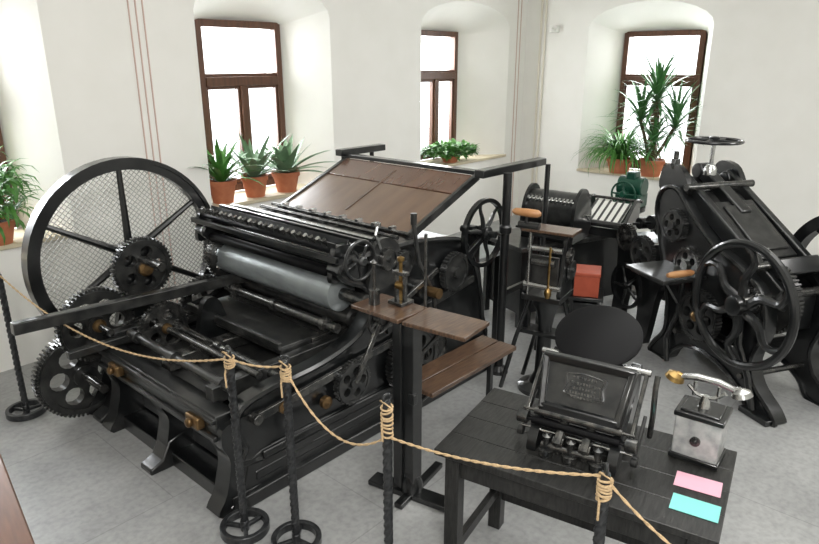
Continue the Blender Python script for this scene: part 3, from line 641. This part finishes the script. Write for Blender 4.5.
pl=cr(pl,3);b.prism(pl,[],tp_(0.012,0,.046),Y,(tp_(1,0,0)-tp_(0,0,0)),.024)
T(b,'emblem_plate',IRONW,label='raised ornate cast emblem plate',angle=50)
b=B()
for uu,ww,nn_ in((.045,.045,7),(.022,.062,11),(.002,.05,9),(-.018,.062,11),(-.034,.04,7)):
    for i in range(nn_):
        yy=-ww+2*ww*i/(nn_-1);b.box(tp_(uu,yy,.059),(.005,.007,.012 if i%2 else .007),Rt)
b.tube([tp_(.012+q*.88,p*.88,.060) for p,q in pl],.0022,5,closed=True)
T(b,'cast_relief',DARKSTEEL,label='worn raised cast lettering')
for zz,xx,m_ in((.12,-.13,RUBBER),(.15,-.10,DARKSTEEL),(.10,-.085,RUBBER),(.075,-.115,STEEL)):
    r_=.016 if m_ is not STEEL else .010
    b=B();b.lathe([(.006,-.05),(.006,0),(r_,0),(r_,.36),(.006,.36),(.006,.41)],(xx,-.18,zz),Y,18);T(b,'ink_roller',m_)
for sy in(-1,1):
    b=B();b.bar((-.12,sy*.215,.11),(.10,sy*.215,.33),.016,.026);b.cyl((-.12,sy*.2,.12),(-.12,sy*.245,.12),.028);T(b,'roller_arm',DARKSTEEL,bev=.003)
    b=B();b.bar((-.10,sy*.235,.04),(.06,sy*.235,.16),.014,.022);b.cyl((-.10,sy*.225,.04),(-.10,sy*.25,.04),.022);T(b,'side_lever',IRONW,bev=.003)
b=B();b.cyl((.10,-.23,.335),(.10,.23,.335),.014);T(b,'roller_shaft',STEEL)
for sy in(-.055,.055):
    b=B();b.tube([(-.15,sy,.02),(-.17,sy,.07),(-.12,sy,.11),(-.05,sy,.13)],.02);b.lathe([(.028,-.022),(.028,.022)],(-.15,sy,.06),Y,16);T(b,'toggle_link',DARKSTEEL,label='worn steel toggle link')
b=B();b.cyl((-.17,-.12,.045),(-.17,.12,.045),.014);T(b,'toggle_shaft',DARKSTEEL)
for yy in(-.11,0,.10):
    b=B();b.lathe([(.03,0),(.032,.03),(.015,.035),(.015,.08),(.02,.09),(0,.1)],(-.17,yy,.0),Z,16);T(b,'adjusting_screw',DARKSTEEL)
b=B();b.tube([(.05,-.26,.08),(-.0,-.27,.2),(-.02,-.27,.33),(.0,-.27,.38)],.011);T(b,'lever_handle',DARKSTEEL)
dn_=V((-.42,0,.9)).normalized()
b=B();b.lathe([(0,0),(.17,0),(.185,.008),(.185,.018),(.17,.024),(0,.024)],(.205,.02,.40),dn_,48);T(b,'ink_disc',RUBBER)
b=B();b.cyl((.21,.02,.40),(.16,.02,.25),.02);b.bar((.17,.0,.27),(.1,.0,.2),.08,.03);T(b,'disc_support',DARKSTEEL)
# telephone
ph=empty('desk_telephone',(2.53,.66,.752),TR-.1,'antique telephone with worn grey box and nickel handset','telephone')
b=B();b.box((0,0,.105),(.150,.176,.175));done(b,'body',MARBLE,ph,bev=.006)
b=B();b.box((0,0,.01),(.165,.19,.022));done(b,'base_plate',IRON,ph,bev=.005)
b=B();b.box((0,0,.2),(.165,.19,.022));b.box((0,0,.213),(.13,.15,.014));done(b,'cover_plate',IRON,ph,bev=.005)
b=B();b.cyl((0,0,.22),(0,0,.27),.026,.014);b.tube([(0,-.07,.30),(0,-.035,.268),(0,0,.26),(0,.035,.268),(0,.07,.30)],.009)
b.cyl((0,-.045,.26),(0,-.045,.32),.008);b.cyl((0,.045,.26),(0,.045,.32),.008);done(b,'cradle',STEEL,ph)
b=B();b.tube([(-.0,-.10,.325),(0,-.04,.34),(0,.04,.34),(0,.10,.325)],.014,10,[.012,.015,.015,.012]);hs=done(b,'handset',STEEL,ph)
for s in(-1,1):
    b=B();b.lathe([(.012,0),(.034,.012),(.04,.03),(.032,.036)],(0,s*.118,.338),(0,s*.3,-1),20);b.cyl((0,s*.09,.325),(0,s*.12,.336),.010);done(b,'earpiece' if s>0 else 'mouthpiece',BRASS if s>0 else STEEL,hs,label='metal cup')
b=B();b.tube([(-.078,.0,.1),(-.10,.0,.1)],.008);b.lathe([(.02,0),(.02,.01)],(-.078,.0,.1),-X,14);done(b,'crank',DARKSTEEL,ph)
def card(c,m,label,rot,s=(.10,.165)):
    b=B();b.box((0,0,0),(s[0],s[1],.002));o=done(b,'paper_card',m,None,label=label,cat='card');o.location=c;o.rotation_euler=(0,0,rot)
card((2.325,.585,.753),PINK,'pink paper card lying on the black table',TR+.02)
card((2.175,.545,.753),CYAN,'turquoise paper card lying on the black table',TR)
# ---------------- barrier posts and ropes ----------------
def twisted(b,z0,z1,s,turns,n=90):
    vs=[];fs=[]
    for i in range(n+1):
        t=i/n;a=turns*2*math.pi*t;z=z0+(z1-z0)*t
        for k in range(4):
            for off in(-.2,.2):
                an=a+math.pi/2*k+off;vs.append((s*math.cos(an),s*math.sin(an),z))
    for i in range(n):
        for k in range(8): fs.append((i*8+k,i*8+(k+1)%8,(i+1)*8+(k+1)%8,(i+1)*8+k))
    fs.append(list(range(8)));fs.append([n*8+k for k in range(8)]);b.raw(vs,fs)
root=empty('barrier_post',(1.20,4.59,0),0,'twisted black wrought-iron barrier post with round ring base','barrier post',group='rope barrier posts')
b=B();twisted(b,.03,.97,.021,6);done(b,'twisted_shaft',WROUGHT,root,angle=25)
b=B();b.ring((0,0,.022),Z,.125,.098,.044,40)
for i in range(3):
    a=i*2*math.pi/3;b.bar((0,0,.022),(.105*math.cos(a),.105*math.sin(a),.022),.022,.02)
b.cyl((0,0,0),(0,0,.06),.022);done(b,'ring_base',WROUGHT,root,bev=.004)
b=B();b.cyl((0,0,.96),(0,0,1.0),.016);b.torus((0,0,1.015),X,.018,.006,20,8);done(b,'top_eye',WROUGHT,root)
posts=[(1.20,4.59),(1.51,2.48),(1.625,2.205),(1.67,1.61),(1.81,.74),(2.0,-.25)]
for i,p in enumerate(posts[1:]): copytree(root,(p[0],p[1],0),i*.7)
def rope(p,q,sag,label,za=1.0,zb=1.0):
    b=B();p=V((*p,za));q=V((*q,zb))
    for ph_ in(0,math.pi):
        L=(q-p).length;m=int(L/.012);pp=[]
        for i in range(m+1):
            t=i/m;r=p.lerp(q,t);r.z-=sag*4*t*(1-t);a=ph_+i*.9
            sd=(q-p).cross(Z).normalized();pp.append(r+(sd*math.cos(a)+Z*math.sin(a))*.0028)
        b.tube(pp,.0036,5)
    loc=V((p.x,p.y,p.z));return thing(b,'barrier_rope',ROPE,loc,label,'rope',group='barrier ropes')
sags=[.20,.02,.17,.04,.22]
zs=[(1.0,.97),(.97,.98),(.96,.84),(.84,.99),(.98,.9)]
for i in range(5):
    rp=rope(posts[i],posts[i+1],sags[i],'tan twisted rope hanging between two iron barrier posts',za=zs[i][0],zb=zs[i][1])
    b=B();p=posts[i+1];base=V((p[0],p[1],.98));n=8 if i!=0 else 5
    for k_ in range(n):
        c=base+V((0,0,-.005-k_*.010*(1.8 if i==2 else 1)))
        b.torus(c,(random.uniform(-.35,.35),random.uniform(-.35,.35),1),.023,.0045,16,6)
    b.tube([base+V((.02,0,0)),base+V((-.025,.01,.03)),base+V((-.01,-.03,.01)),base+V((.0,.025,-.05)),base+V((-.03,0,-.08)),base+V((-.028,.0,-.15))],.0045,6)
    if i<4: done(b,'knot',ROPE,rp,off=rp.location)
    else: b.bm.free()
dk=empty('wooden_desk',(.045,1.7,0),math.radians(-9),'brown wooden counter with plank top','counter')
b=B();b.box((0,0,.97),(.72,2.0,.05));done(b,'counter_top',DESK,dk,bev=.006)
b=B();b.box((-.02,0,.47),(.62,1.9,.94));done(b,'body',DESK,dk,bev=.006)
# ---------------- light, world, camera ----------------
w=bpy.data.worlds.new('w');sc.world=w;w.use_nodes=True;bg=w.node_tree.nodes['Background'];bg.inputs[0].default_value=(.95,.98,1,1);bg.inputs[1].default_value=2.8
def area(loc,tgt,size,e,col=(1,1,1),sy=None):  # lights added for illumination only, no visible fixtures
    l=bpy.data.lights.new('added_light','AREA');l.energy=e;l.size=size;l.color=col
    if sy:l.shape='RECTANGLE';l.size_y=sy
    o=bpy.data.objects.new('added_area_light',l);bpy.context.collection.objects.link(o);o.location=loc
    o.rotation_euler=(V(tgt)-V(loc)).to_track_quat('-Z','Y').to_euler();return o
for c,_,_,_ in nA: area((c,WY+.95,2.1),(c+.1,2.5,.3),1.1,135,(.95,.98,1),1.7)  # added behind the back windows, for highlights on the machines
area((WX+.95,3.57,2.1),(4,2.6,.3),1.1,135,(.95,.98,1),1.7)  # likewise added behind the right-hand window
area((3.5,1.5,3.6),(3.5,2.4,0),3.5,105,(1,.99,.965),3)  # unseen overhead fill, added to brighten the closed room
area((-.6,-.8,3.3),(3.6,3.0,.8),.8,140,(1,.985,.96))  # added near the camera for frontal light and speculars
area((5.5,-1.5,3.2),(4.5,3,.8),1.2,55,(1,.985,.96))  # weaker unseen fill added on the camera side
cam=bpy.data.cameras.new('camera');cam.sensor_width=36;cam.lens=36*650/819;cam.clip_start=.05
co=bpy.data.objects.new('camera',cam);bpy.context.collection.objects.link(co);co.location=(0,0,2.3);co.rotation_euler=(math.radians(72),0,-math.radians(90-41.7));sc.camera=co
sc.view_settings.view_transform='Standard'
